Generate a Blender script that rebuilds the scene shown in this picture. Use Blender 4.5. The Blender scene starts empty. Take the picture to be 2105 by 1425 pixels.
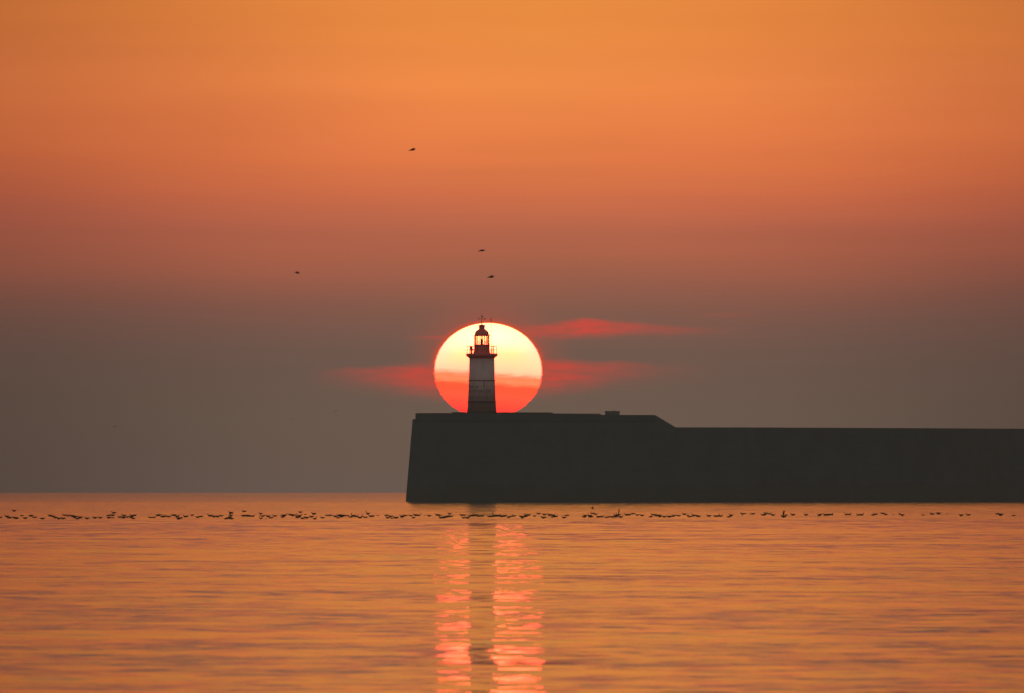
import bpy, bmesh, math, random
import numpy as np
from mathutils import Vector, Matrix

random.seed(7)
rng = np.random.default_rng(11)
SC = bpy.context.scene
COL = SC.collection

# ------------------------------------------------------------------ scale and camera
W, H = 2105.0, 1425.0                 # reference pixel grid
HFOV = math.radians(5.0)              # a long telephoto: the sun is half a degree wide
F = (W / 2) / math.tan(HFOV / 2)      # focal length in those pixels
K = 1.0 / F
EYE_Y = 992.0                         # row of the true level; the sea horizon dips below it
EYE = 2.9                             # eye height above the sea
R_E = 7.4e6                           # earth radius with refraction
PITCH = math.atan((EYE_Y - H / 2) / F)

cam_d = bpy.data.cameras.new('camera')
cam = bpy.data.objects.new('camera', cam_d)
COL.objects.link(cam)
cam_d.sensor_width = 36.0
cam_d.lens = 18.0 / math.tan(HFOV / 2)
cam_d.clip_start = 0.5
cam_d.clip_end = 400000.0
cam.location = (0, 0, EYE)
cam.rotation_euler = (math.radians(90) + PITCH, 0, 0)
SC.camera = cam
cam_d.dof.use_dof = True                 # long lens focused on the lighthouse: the near water goes soft
cam_d.dof.focus_distance = 1960.0
cam_d.dof.aperture_fstop = cam_d.lens / 58.0


def at(px, py, Y):
    """World point seen at picture position (px, py), at forward distance Y."""
    vx, vy, vz = (px - W / 2) * K, -(py - H / 2) * K, 1.0
    c, s = math.cos(PITCH), math.sin(PITCH)
    fy, fz = vz * c - vy * s, vz * s + vy * c
    t = Y / fy
    return Vector((vx * t, Y, EYE + fz * t))


def sea_z(x, y):
    return -(x * x + y * y) / (2 * R_E)


def sea_dist(py):
    """Distance at which the sea surface shows on row py."""
    a = (py - EYE_Y) * K
    return (a - math.sqrt(max(a * a - 2 * EYE / R_E, 0))) * R_E


def lin(r, g, b):
    def f(c):
        c /= 255.0
        return c / 12.92 if c <= 0.04045 else ((c + 0.055) / 1.055) ** 2.4
    return (f(r), f(g), f(b), 1.0)


# ------------------------------------------------------------------ node helpers
class NT:
    def __init__(self, tree):
        self.t = tree
        tree.nodes.clear()

    def n(self, kind, **kw):
        nd = self.t.nodes.new(kind)
        for k, v in kw.items():
            setattr(nd, k, v)
        return nd

    def l(self, a, b):
        self.t.links.new(a, b)

    def val(self, sock, v):
        if hasattr(v, 'is_linked') or hasattr(v, 'links'):
            self.l(v, sock)
        else:
            sock.default_value = v

    def m(self, op, a, b=0.0, c=None, clamp=False):
        nd = self.n('ShaderNodeMath', operation=op, use_clamp=clamp)
        self.val(nd.inputs[0], a)
        self.val(nd.inputs[1], b)
        if c is not None:
            self.val(nd.inputs[2], c)
        return nd.outputs[0]

    def ramp(self, fac, stops, interp='LINEAR'):
        nd = self.n('ShaderNodeValToRGB')
        nd.color_ramp.interpolation = interp
        el = nd.color_ramp.elements
        while len(el) > 1:
            el.remove(el[-1])
        el[0].position = stops[0][0]
        el[0].color = stops[0][1]
        for p, c in stops[1:]:
            e = el.new(p)
            e.color = c
        self.val(nd.inputs[0], fac)
        return nd.outputs[0]

    def mix(self, fac, a, b, mode='MIX'):
        nd = self.n('ShaderNodeMix', data_type='RGBA', blend_type=mode)
        self.val(nd.inputs[0], fac)
        self.val(nd.inputs[6], a)
        self.val(nd.inputs[7], b)
        return nd.outputs[2]

    def smooth(self, v, a, b):
        nd = self.n('ShaderNodeMapRange', interpolation_type='SMOOTHSTEP')
        self.val(nd.inputs[0], v)
        nd.inputs[1].default_value = a
        nd.inputs[2].default_value = b
        return nd.outputs[0]

    def lmap(self, v, a, b, c=0.0, d=1.0):
        nd = self.n('ShaderNodeMapRange')
        self.val(nd.inputs[0], v)
        nd.inputs[1].default_value = a
        nd.inputs[2].default_value = b
        nd.inputs[3].default_value = c
        nd.inputs[4].default_value = d
        return nd.outputs[0]

    def xyz(self, x, y, z):
        nd = self.n('ShaderNodeCombineXYZ')
        for s, v in zip(nd.inputs, (x, y, z)):
            self.val(s, v)
        return nd.outputs[0]

    def noise(self, vec, scale=1.0, detail=3.0, rough=0.5, color=False):
        nd = self.n('ShaderNodeTexNoise')
        self.l(vec, nd.inputs['Vector'])
        nd.inputs['Scale'].default_value = scale
        nd.inputs['Detail'].default_value = detail
        nd.inputs['Roughness'].default_value = rough
        return nd.outputs['Color' if color else 'Fac']


# ------------------------------------------------------------------ sun direction
SUN_PX, SUN_PY, SUN_A, SUN_B = 1003.5, 762.0, 111.8, 98.5
SUN_AZ = (SUN_PX - W / 2) * K          # to the right of +Y
SUN_EL = (EYE_Y - SUN_PY) * K

# ------------------------------------------------------------------ world: dusk sky
world = bpy.data.worlds.new('World')
SC.world = world
world.use_nodes = True
w = NT(world.node_tree)
tc = w.n('ShaderNodeTexCoord')
sep = w.n('ShaderNodeSeparateXYZ')
w.l(tc.outputs['Generated'], sep.inputs[0])
sx, sy, sz = sep.outputs
elev = w.m('ARCSINE', sz)
azim = w.m('ARCTAN2', sx, sy)


def row(py):                            # elevation of a picture row, as ramp position
    return (EYE_Y - py) * K / 0.045


# faint long streaks of haze layers shift the gradient a little
streak_v = w.xyz(w.m('MULTIPLY', azim, 9.0), w.m('MULTIPLY', elev, 260.0), 3.1)
streak = w.m('SUBTRACT', w.noise(streak_v, 1.0, 4.0, 0.55), 0.5)
broad_v = w.xyz(w.m('MULTIPLY', azim, 14.0), w.m('MULTIPLY', elev, 60.0), 9.7)
broad = w.m('SUBTRACT', w.noise(broad_v, 1.0, 2.0, 0.5), 0.5)
shift = w.m('ADD', w.m('MULTIPLY', streak, 0.0026), w.m('MULTIPLY', broad, 0.0060))
e2 = w.m('ADD', elev, w.m('MULTIPLY', shift, w.smooth(elev, 0.002, 0.02)))
low = w.ramp(w.lmap(e2, 0.0, 0.045), [
    (0.0, lin(103, 86, 76)), (row(930), lin(104, 86, 75)), (row(850), lin(106, 88, 75)),
    (row(780), lin(109, 87, 75)), (row(720), lin(114, 87, 75)), (row(670), lin(124, 87, 73)),
    (row(620), lin(138, 88, 71)), (row(570), lin(154, 91, 70)), (row(510), lin(173, 96, 69)),
    (row(450), lin(188, 101, 71)), (row(390), lin(206, 108, 68)), (row(320), lin(225, 120, 66)),
    (row(240), lin(236, 131, 68)), (row(150), lin(241, 140, 69)), (row(50), lin(240, 143, 64)),
    (1.0, lin(238, 146, 64))])
high = w.ramp(w.lmap(elev, 0.045, 0.545), [
    (0.0, lin(238, 146, 64)), (0.06, lin(240, 152, 72)), (0.14, lin(232, 154, 80)),
    (0.28, lin(206, 148, 94)), (0.5, lin(140, 116, 95)), (1.0, lin(92, 92, 96))])
grad = w.mix(w.m('GREATER_THAN', elev, 0.045), low, high)
# the far sides of the picture are duller: the glow sits round the sun's bearing
daz = w.m('ABSOLUTE', w.m('SUBTRACT', azim, 0.002))
side = w.m('SUBTRACT', 1.0, w.m('MULTIPLY', w.smooth(daz, 0.006, 0.058), 0.36))
side = w.m('MULTIPLY', side, w.m('SUBTRACT', 1.0, w.m('MULTIPLY', w.m('MULTIPLY', w.smooth(daz, 0.018, 0.056), w.smooth(elev, 0.022, 0.0)), 0.30)))
side2 = w.m('SUBTRACT', 1.0, w.m('MULTIPLY', w.smooth(daz, 0.05, 1.2), 0.55))
side = w.m('MULTIPLY', side, side2)
thin = w.m('ADD', 1.0, w.m('MULTIPLY', w.m('ADD', w.m('MULTIPLY', broad, 0.30), w.m('MULTIPLY', streak, 0.16)), w.smooth(elev, 0.010, 0.032)))
side = w.m('MULTIPLY', side, thin)
# brighter beyond the haze than it looks through it
side = w.m('MULTIPLY', side, w.m('ADD', 1.04, w.m('MULTIPLY', w.smooth(elev, 0.05, -0.01), 0.42)))
grad = w.mix(1.0, grad, w.xyz(side, w.m('MULTIPLY', side, w.m('SUBTRACT', 1.0, w.m('MULTIPLY', w.lmap(daz, 0.0, 0.05), w.lmap(elev, 0.005, 0.035, 0.04, 0.17)))), side), 'MULTIPLY')
# physical sky takes over overhead and behind the viewer
sky = w.n('ShaderNodeTexSky', sky_type='NISHITA')
sky.sun_disc = False
sky.sun_elevation = max(SUN_EL, math.radians(0.6))
sky.sun_rotation = SUN_AZ
sky.altitude = 3
sky.dust_density = 3.0
sky_c = w.mix(1.0, sky.outputs[0], (0.15, 0.15, 0.15, 1.0), 'MULTIPLY')
dusk = w.ramp(w.lmap(elev, 0.0, 1.2), [(0.0, lin(134, 132, 124)), (0.3, lin(140, 140, 134)), (1.0, lin(106, 112, 114))])
back = w.mix(0.75, sky_c, dusk)
face = w.smooth(sy, 0.25, -0.35)
up = w.smooth(elev, 0.30, 0.75)
skyc = w.mix(w.m('MAXIMUM', face, up), grad, back)

# red lit wisps of thin cloud beside the sun (part of the far sky)
def curve(u, pts, lo, hi):
    """piecewise-linear function of the bearing; values between lo and hi"""
    a, b = pts[0][0], pts[-1][0]
    g = lambda v: ((v - lo) / (hi - lo),) * 3 + (1.0,)
    c = w.ramp(w.lmap(u, a, b), [((p - a) / (b - a), g(v)) for p, v in pts])
    return w.m('ADD', w.m('MULTIPLY', c, hi - lo), lo)


def cloud(top, bot, dens, seed, top_soft, bot_soft, warp):
    """thin cloud: upper edge, lower edge and density given along its length"""
    u = w.m('ADD', w.m('MULTIPLY', azim, F), W / 2)
    v = w.m('SUBTRACT', EYE_Y, w.m('MULTIPLY', elev, F))
    nz = w.m('SUBTRACT', w.noise(w.xyz(w.m('MULTIPLY', u, 0.014), w.m('MULTIPLY', v, 0.05), seed), 1.0, 5.0, 0.65), 0.5)
    nz2 = w.noise(w.xyz(w.m('MULTIPLY', u, 0.016), w.m('MULTIPLY', w.m('ADD', v, w.m('MULTIPLY', nz, 14.0)), 0.13), seed + 5), 1.0, 4.0, 0.6)
    v2 = w.m('ADD', v, w.m('MULTIPLY', nz, warp * 2))
    t_ = w.m('SUBTRACT', v2, curve(u, top, 600, 900))
    b_ = w.m('SUBTRACT', curve(u, bot, 600, 900), v2)
    o = w.m('MULTIPLY', w.smooth(t_, -top_soft / 2, top_soft / 2), w.m('POWER', w.smooth(b_, -bot_soft / 2, bot_soft / 2), 1.4))
    o = w.m('MULTIPLY', o, curve(u, dens, 0, 1))
    return w.m('MULTIPLY', o, w.lmap(nz2, 0.32, 0.66, 0.60, 1.15), clamp=True)


CL = [
    cloud([(630, 768), (720, 757), (880, 752), (1010, 752)], [(630, 784), (760, 792), (890, 808), (1010, 818)],
          [(630, 0), (700, .22), (790, .62), (850, .98), (890, 1.0), (1003, 1.0), (1010, 0)], 1.3, 18, 60, 8.0),
    cloud([(996, 744), (1150, 742), (1250, 746), (1480, 752)], [(996, 808), (1140, 802), (1250, 786), (1480, 774)],
          [(996, 0), (1003, .95), (1130, .97), (1180, .80), (1250, .50), (1360, .14), (1480, 0)], 4.4, 18, 62, 8.0),
    cloud([(1040, 672), (1105, 668), (1150, 664), (1200, 655), (1260, 661), (1330, 668), (1540, 679)],
          [(1040, 694), (1110, 696), (1200, 692), (1280, 688), (1400, 686), (1540, 685)],
          [(1040, 0), (1090, .60), (1140, .62), (1200, .95), (1250, .80), (1330, .45), (1430, .22), (1540, 0)], 8.1, 13, 24, 8.0),
    cloud([(820, 692), (960, 688)], [(820, 697), (960, 698)], [(820, 0), (885, .30), (915, .5), (960, 0)], 2.1, 5, 8, 2.0),
    cloud([(1400, 645), (1570, 643)], [(1400, 652), (1570, 652)], [(1400, 0), (1490, .14), (1570, 0)], 6.6, 8, 10, 3.0),
]
red = lin(240, 78, 64)
for c in CL:
    skyc = w.mix(c, skyc, red)
# narrow aureole hugging the disc
du = w.m('DIVIDE', w.m('SUBTRACT', azim, SUN_AZ), SUN_A * K)
dv = w.m('DIVIDE', w.m('SUBTRACT', elev, SUN_EL), SUN_B * K)
rr = w.m('SQRT', w.m('ADD', w.m('MULTIPLY', du, du), w.m('MULTIPLY', dv, dv)))
topw = w.smooth(dv, -0.75, 0.5)
au1 = w.m('MULTIPLY', w.m('POWER', w.smooth(rr, 1.14, 0.99), 1.5), 0.85)
au2 = w.m('MULTIPLY', w.m('POWER', w.smooth(rr, 2.0, 0.9), 2.0), 0.30)
au = w.m('MULTIPLY', w.m('ADD', au1, au2), topw, clamp=True)
skyc = w.mix(au, skyc, lin(230, 84, 58))
bg = w.n('ShaderNodeBackground')
w.l(skyc, bg.inputs[0])
bg.inputs[1].default_value = 1.0
wo = w.n('ShaderNodeOutputWorld')
w.l(bg.outputs[0], wo.inputs[0])

# ------------------------------------------------------------------ sun lamp (a dying red sun, veiled by thick haze)
ld = bpy.data.lights.new('sun_lamp', 'SUN')
ld.energy = 0.0001
ld.angle = math.radians(0.5)
ld.color = (1.0, 0.35, 0.18)
lo = bpy.data.objects.new('sun_lamp', ld)
COL.objects.link(lo)
sd = Vector((math.sin(SUN_AZ) * math.cos(SUN_EL), math.cos(SUN_AZ) * math.cos(SUN_EL), math.sin(SUN_EL)))
lo.rotation_euler = (-sd).to_track_quat('-Z', 'Y').to_euler()

SC.view_settings.view_transform = 'Standard'
SC.view_settings.look = 'None'
SC.view_settings.exposure = 0.0
SC.view_settings.gamma = 1.0
SC.view_settings.use_curve_mapping = False
SC.cycles.use_denoising = True
SC.cycles.max_bounces = 6
SC.cycles.volume_bounces = 0

# ------------------------------------------------------------------ object helpers
def tag(o, label=None, cat=None, group=None, kind=None):
    if label: o['label'] = label
    if cat: o['category'] = cat
    if group: o['group'] = group
    if kind: o['kind'] = kind
    return o


def empty(name, loc):
    o = bpy.data.objects.new(name, None)
    o.empty_display_size = 0.5
    COL.objects.link(o)
    o.location = loc
    return o


def mesh_obj(name, bm, mat, parent=None, smooth=False):
    me = bpy.data.meshes.new(name)
    bmesh.ops.recalc_face_normals(bm, faces=bm.faces)
    bm.to_mesh(me)
    bm.free()
    if smooth:
        for p in me.polygons:
            p.use_smooth = True
    me.materials.append(mat)
    o = bpy.data.objects.new(name, me)
    COL.objects.link(o)
    if parent:
        o.parent = parent
    return o


def box(bm, x0, x1, y0, y1, z0, z1):
    vs = [bm.verts.new(p) for p in ((x0, y0, z0), (x1, y0, z0), (x1, y1, z0), (x0, y1, z0),
                                    (x0, y0, z1), (x1, y0, z1), (x1, y1, z1), (x0, y1, z1))]
    for f in ((0, 3, 2, 1), (4, 5, 6, 7), (0, 1, 5, 4), (1, 2, 6, 5), (2, 3, 7, 6), (3, 0, 4, 7)):
        bm.faces.new([vs[i] for i in f])


def lathe(bm, prof, n=48, cx=0, cy=0, a0=0.0):
    """prof: list of (radius, z); closed with caps when the radius is > 0 at the ends"""
    rings = []
    for r, z in prof:
        rings.append([bm.verts.new((cx + r * math.cos(a0 + 2 * math.pi * i / n),
                                    cy + r * math.sin(a0 + 2 * math.pi * i / n), z)) for i in range(n)])
    for a, b in zip(rings, rings[1:]):
        for i in range(n):
            bm.faces.new((a[i], a[(i + 1) % n], b[(i + 1) % n], b[i]))
    bm.faces.new(rings[0][::-1])
    bm.faces.new(rings[-1])


def tube(bm, p, q, r, n=8, r2=None):
    p, q = Vector(p), Vector(q)
    r2 = r if r2 is None else r2
    d = (q - p).normalized()
    s = d.orthogonal().normalized()
    t = d.cross(s)
    A = [bm.verts.new(p + (s * math.cos(2 * math.pi * i / n) + t * math.sin(2 * math.pi * i / n)) * r) for i in range(n)]
    B = [bm.verts.new(q + (s * math.cos(2 * math.pi * i / n) + t * math.sin(2 * math.pi * i / n)) * r2) for i in range(n)]
    for i in range(n):
        bm.faces.new((A[i], A[(i + 1) % n], B[(i + 1) % n], B[i]))
    bm.faces.new(A[::-1])
    bm.faces.new(B)


def torus(bm, R, r, z, n=40, k=6, cx=0, cy=0):
    rings = []
    for i in range(n):
        a = 2 * math.pi * i / n
        rings.append([bm.verts.new((cx + (R + r * math.cos(b)) * math.cos(a), cy + (R + r * math.cos(b)) * math.sin(a), z + r * math.sin(b)))
                      for b in (2 * math.pi * j / k for j in range(k))])
    for i in range(n):
        A, B = rings[i], rings[(i + 1) % n]
        for j in range(k):
            bm.faces.new((A[j], B[j], B[(j + 1) % k], A[(j + 1) % k]))


# ------------------------------------------------------------------ materials
def new_mat(name):
    m = bpy.data.materials.new(name)
    m.use_nodes = True
    return m, NT(m.node_tree)


def paint(name, col, rough=0.6, dirt=0.25, scale=2.0, dirt_col=(0.10, 0.08, 0.06, 1)):
    m, t = new_mat(name)
    tcn = t.n('ShaderNodeTexCoord')
    mp = t.n('ShaderNodeMapping')
    mp.inputs['Scale'].default_value = (1.0, 1.0, 0.22)      # rain streaks run down
    t.l(tcn.outputs['Object'], mp.inputs[0])
    nz = t.noise(mp.outputs[0], scale, 6.0, 0.6)
    f = t.m('MULTIPLY', t.smooth(nz, 0.45, 0.8), dirt * 2)
    c = t.mix(f, col, dirt_col)
    p = t.n('ShaderNodeBsdfPrincipled')
    t.l(c, p.inputs['Base Color'])
    p.inputs['Roughness'].default_value = rough
    o = t.n('ShaderNodeOutputMaterial')
    t.l(p.outputs[0], o.inputs[0])
    return m


def concrete(name, col, course=1.2):
    m, t = new_mat(name)
    tcn = t.n('ShaderNodeTexCoord')
    geo = t.n('ShaderNodeNewGeometry')
    sp = t.n('ShaderNodeSeparateXYZ')
    t.l(geo.outputs['Position'], sp.inputs[0])
    nz = t.noise(tcn.outputs['Object'], 0.25, 8.0, 0.62)
    streak = t.n('ShaderNodeMapping')
    streak.inputs['Scale'].default_value = (0.9, 0.9, 0.08)
    t.l(tcn.outputs['Object'], streak.inputs[0])
    ns = t.noise(streak.outputs[0], 1.0, 5.0, 0.6)
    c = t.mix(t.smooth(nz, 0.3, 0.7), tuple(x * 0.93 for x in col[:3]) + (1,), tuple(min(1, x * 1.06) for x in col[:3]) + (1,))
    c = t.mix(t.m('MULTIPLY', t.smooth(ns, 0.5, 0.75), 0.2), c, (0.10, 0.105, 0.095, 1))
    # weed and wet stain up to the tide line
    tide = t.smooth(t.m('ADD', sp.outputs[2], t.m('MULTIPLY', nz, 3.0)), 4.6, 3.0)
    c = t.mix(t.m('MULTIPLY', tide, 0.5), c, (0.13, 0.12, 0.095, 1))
    br = t.n('ShaderNodeTexBrick')
    cv = t.xyz(sp.outputs[0], sp.outputs[2], 0.0)
    t.l(cv, br.inputs['Vector'])
    br.inputs['Scale'].default_value = 1.0
    br.inputs['Brick Width'].default_value = course * 2.6
    br.inputs['Row Height'].default_value = course
    br.inputs['Mortar Size'].default_value = 0.03
    br.inputs['Color1'].default_value = (0, 0, 0, 1)
    br.inputs['Color2'].default_value = (0.12, 0.12, 0.12, 1)
    br.inputs['Mortar'].default_value = (1, 1, 1, 1)
    c = t.mix(t.m('MULTIPLY', br.outputs['Color'], 0.22), c, (0.03, 0.03, 0.028, 1))
    bp = t.n('ShaderNodeBump')
    bp.inputs['Strength'].default_value = 0.5
    bp.inputs['Distance'].default_value = 0.05
    t.l(nz, bp.inputs['Height'])
    p = t.n('ShaderNodeBsdfPrincipled')
    t.l(c, p.inputs['Base Color'])
    p.inputs['Roughness'].default_value = 0.9
    t.l(bp.outputs[0], p.inputs['Normal'])
    o = t.n('ShaderNodeOutputMaterial')
    t.l(p.outputs[0], o.inputs[0])
    return m


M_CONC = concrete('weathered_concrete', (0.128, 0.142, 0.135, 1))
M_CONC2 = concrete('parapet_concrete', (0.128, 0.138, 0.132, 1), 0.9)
M_WHITE_FLARE = paint('flare_tinted_white_paint', (0.78, 0.50, 0.48, 1), 0.5, 0.18, 0.9, (0.30, 0.22, 0.17, 1))  # white tower paint with the sun's red lens flare mixed into its colour
M_BAND = paint('dark_base_paint', (0.15, 0.085, 0.075, 1), 0.6, 0.3, 1.2)
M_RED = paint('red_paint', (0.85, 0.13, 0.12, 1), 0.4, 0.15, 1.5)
M_IRON = paint('dark_iron', (0.10, 0.05, 0.045, 1), 0.5, 0.3, 3.0)
M_LETTER = paint('dark_lettering', (0.20, 0.16, 0.15, 1), 0.6, 0.1, 3.0)
M_FEATHER = paint('dark_feathers', (0.022, 0.018, 0.016, 1), 0.9, 0.25, 9.0, (0.05, 0.045, 0.042, 1))
M_HUT = paint('hut_render', (0.20, 0.19, 0.18, 1), 0.85, 0.35, 0.8)

M_GLASS, t = new_mat('lantern_glass')
tr = t.n('ShaderNodeBsdfTransparent'); tr.inputs[0].default_value = (0.96, 0.90, 0.84, 1)
gl = t.n('ShaderNodeBsdfGlossy'); gl.inputs['Roughness'].default_value = 0.05
fr = t.n('ShaderNodeFresnel'); fr.inputs[0].default_value = 1.45
mx = t.n('ShaderNodeMixShader')
t.l(t.m('MULTIPLY', fr.outputs[0], 0.5), mx.inputs[0]); t.l(tr.outputs[0], mx.inputs[1]); t.l(gl.outputs[0], mx.inputs[2])
o = t.n('ShaderNodeOutputMaterial'); t.l(mx.outputs[0], o.inputs[0])

# ------------------------------------------------------------------ the sun itself, far beyond the haze
M_SUN, t = new_mat('setting_sun')
tcn = t.n('ShaderNodeTexCoord')
sp = t.n('ShaderNodeSeparateXYZ')
t.l(tcn.outputs['Object'], sp.inputs[0])
X, Z = sp.outputs[0], sp.outputs[2]
nv = t.xyz(t.m('MULTIPLY', X, 3.2), t.m('MULTIPLY', Z, 16.0), 2.0)
nz = t.m('SUBTRACT', t.noise(nv, 1.0, 4.0, 0.55), 0.5)
mask = t.smooth(Z, 0.35, -0.05)
# the cloud layer across the lower half tilts a little down to the right
zz = t.m('ADD', Z, t.m('MULTIPLY', mask, t.m('ADD', t.m('MULTIPLY', nz, 0.17), t.m('MULTIPLY', X, 0.075))))


def sz_(py):
    return ((SUN_PY - py) / SUN_B + 1.0) / 2.0


def hot(r, g, b, kr, kg=1.0, kb=1.0):
    """colour on film scale; the red (and green) layers are overexposed by kr, kg"""
    a = lin(r, g, b)
    return (a[0] * kr / SUN_MAX, a[1] * kg / SUN_MAX, a[2] * kb / SUN_MAX, 1.0)


SUN_MAX = 26.0
col = t.ramp(t.lmap(zz, -1.0, 1.0), [
    (0.0, hot(255, 60, 60, 2.2, 1.25, 1.1)), (sz_(846), hot(255, 64, 58, 2.6, 1.25, 1.1)), (sz_(832), hot(255, 84, 60, 3.4, 1.25, 1.1)), (sz_(815), hot(255, 100, 64, 4.6, 1.25, 1.1)),
    (sz_(802), hot(255, 97, 56, 5.4, 1.25, 1.1)), (sz_(793), hot(255, 99, 55, 6.2, 1.25, 1.1)), (sz_(788), hot(255, 142, 86, 8.0, 1.3, 1.25)), (sz_(783), hot(255, 162, 104, 9.5, 1.3, 1.3)),
    (sz_(777), hot(255, 150, 90, 9.5, 1.3, 1.3)), (sz_(771), hot(255, 180, 128, 12, 1.32, 1.4)), (sz_(764), hot(255, 226, 192, 15.0, 1.5, 1.2)), (sz_(748), hot(255, 236, 196, 18.0, 1.65, 1.2)),
    (sz_(728), hot(255, 242, 196, 22.0, 1.8, 1.15)), (sz_(706), hot(255, 252, 226, 25.0, 2.6, 1.5)), (sz_(690), hot(255, 255, 246, 26.0, 5.0, 1.55)), (1.0, hot(255, 255, 255, 26.0, 6.0, 1.55))])
r2 = t.m('SQRT', t.m('ADD', t.m('MULTIPLY', X, X), t.m('MULTIPLY', Z, Z)))
limb = t.m('MULTIPLY', t.smooth(r2, 0.962, 0.998), t.smooth(Z, -0.6, 0.1))
col = t.mix(t.m('MULTIPLY', limb, 0.95), col, hot(250, 84, 50, 1.0))
sidew = t.m('MULTIPLY', t.smooth(r2, 0.55, 0.96), t.smooth(Z, -0.15, 0.6))
col = t.mix(t.m('MULTIPLY', t.m('MULTIPLY', sidew, t.m('SUBTRACT', 1.0, limb)), 0.8), col, hot(255, 246, 202, 18.0, 1.5, 1.6))
em = t.n('ShaderNodeEmission')
t.l(col, em.inputs[0])
em.inputs[1].default_value = SUN_MAX
o = t.n('ShaderNodeOutputMaterial')
t.l(em.outputs[0], o.inputs[0])
M_SUN.cycles.emission_sampling = 'NONE'

YS = 150000.0
bm = bmesh.new()
bmesh.ops.create_uvsphere(bm, u_segments=160, v_segments=120, radius=1.0)
for v in bm.verts:                                # layered air ruffles the limb
    k = 1.0 + 0.010 * math.sin(v.co.z * 37 + 1.0) * math.sin(v.co.z * 11.0) + 0.006 * math.sin(v.co.z * 71 + 2) * (1 if v.co.x > 0 else -1)
    v.co.x *= k
sun = mesh_obj('sun', bm, M_SUN, smooth=True)
sun.location = at(SUN_PX, SUN_PY, YS)
sun.scale = (SUN_A * K * YS, SUN_A * K * YS, SUN_B * K * YS)
tag(sun, 'huge flattened setting sun, cream above and red below, behind the lighthouse', 'sun')

# ------------------------------------------------------------------ the sea: one curved sheet with real waves
def build_sea():
    az_in = np.linspace(-math.radians(3.3), math.radians(3.3), 380)
    az_out = np.concatenate([np.linspace(math.radians(3.6), math.radians(20), 14), np.linspace(math.radians(30), math.radians(180), 16)])
    az = np.concatenate([-az_out[::-1][1:], az_in, az_out])        # -180+.. to 180
    rows = list(np.geomspace(1.5, 130, 34))
    r = 130.0
    while r < 430:
        r += 0.33; rows.append(r)
    while r < 1350:
        r += 0.33 + (r - 430) * 0.0011; rows.append(r)
    while r < 2050:
        r += 1.35; rows.append(r)
    while r < 8200:
        r *= 1.008; rows.append(r)
    rad = np.array(rows)
    Rm, A = np.meshgrid(rad, az, indexing='ij')
    X = Rm * np.sin(A)
    Y = Rm * np.cos(A)
    Zb = -(Rm ** 2) / (2 * R_E)
    hgt = np.zeros_like(X)
    sp_ = np.gradient(rad)[:, None]
    comps = []
    for lam, sl, spread, cnt in ((46, 0.012, 7, 3), (20, 0.010, 13, 5), (9, 0.015, 24, 9), (4.8, 0.020, 34, 12), (2.8, 0.021, 44, 14), (1.7, 0.021, 50, 14)):
        for i in range(cnt):
            L = lam * rng.uniform(0.78, 1.28)
            th = math.radians(rng.normal(4, spread))
            a = 0.37 * sl * math.sqrt(2.0 / cnt) * L / (2 * math.pi)
            comps.append((L, th, a, rng.uniform(0, 2 * math.pi), rng.uniform(0, 2 * math.pi), rng.uniform(0, 2 * math.pi)))
    for L, th, a, ph, p1, p2 in comps:
        k = 2 * math.pi / L
        # each train swells and fades in groups
        env = 1.0 + 0.45 * np.sin(X * k * 0.11 + p1) * np.sin(Y * k * 0.07 + p2)
        hgt += a * env * np.clip((L / 2.6 - sp_) / 0.4 + 1, 0, 1) * (np.clip((1020 - Rm) / 500, 0, 1) if L > 13 else 1.0) * np.sin(k * (X * math.sin(th) + Y * math.cos(th)) + ph)
    fade = np.clip((2050 - Rm) / 300, 0, 1) * np.clip((Rm - 8) / 40, 0, 1)
    fade = fade * np.clip((math.radians(3.7) - np.abs(A)) / math.radians(0.4), 0, 1)
    Zs = Zb + hgt * fade
    nr, na = X.shape
    co = np.stack([X, Y, Zs], -1).reshape(-1, 3)
    idx = np.arange(nr * na).reshape(nr, na)
    q = np.stack([idx[:-1, :-1], idx[:-1, 1:], idx[1:, 1:], idx[1:, :-1]], -1).reshape(-1, 4)[:, ::-1]
    # close the ring behind the viewer, and the middle
    q2 = np.stack([idx[:-1, -1], idx[:-1, 0], idx[1:, 0], idx[1:, -1]], -1).reshape(-1, 4)[:, ::-1]
    q = np.concatenate([q, q2])
    me = bpy.data.meshes.new('sea')
    me.vertices.add(len(co)); me.vertices.foreach_set('co', co.astype(np.float32).ravel())
    me.loops.add(q.size); me.loops.foreach_set('vertex_index', q.astype(np.int32).ravel())
    me.polygons.add(len(q)); me.polygons.foreach_set('loop_start', (np.arange(len(q)) * 4).astype(np.int32))
    me.polygons.foreach_set('loop_total', np.full(len(q), 4, np.int32))
    me.polygons.foreach_set('use_smooth', np.ones(len(q), bool))
    me.update(calc_edges=True)
    return me, rad, az, Zs


M_SEA, t = new_mat('sea_water')
geo = t.n('ShaderNodeNewGeometry')
sp = t.n('ShaderNodeSeparateXYZ')
t.l(geo.outputs['Position'], sp.inputs[0])
ln = t.n('ShaderNodeVectorMath', operation='LENGTH')
t.l(geo.outputs['Position'], ln.inputs[0])
dist = ln.outputs['Value']
fine = t.noise(t.xyz(t.m('MULTIPLY', sp.outputs[0], 1.1), t.m('MULTIPLY', sp.outputs[1], 2.4), 0.0), 1.0, 3.0, 0.55, color=True)
fs = t.n('ShaderNodeVectorMath', operation='SUBTRACT')
t.l(fine, fs.inputs[0]); fs.inputs[1].default_value = (0.5, 0.5, 0.5)
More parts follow.
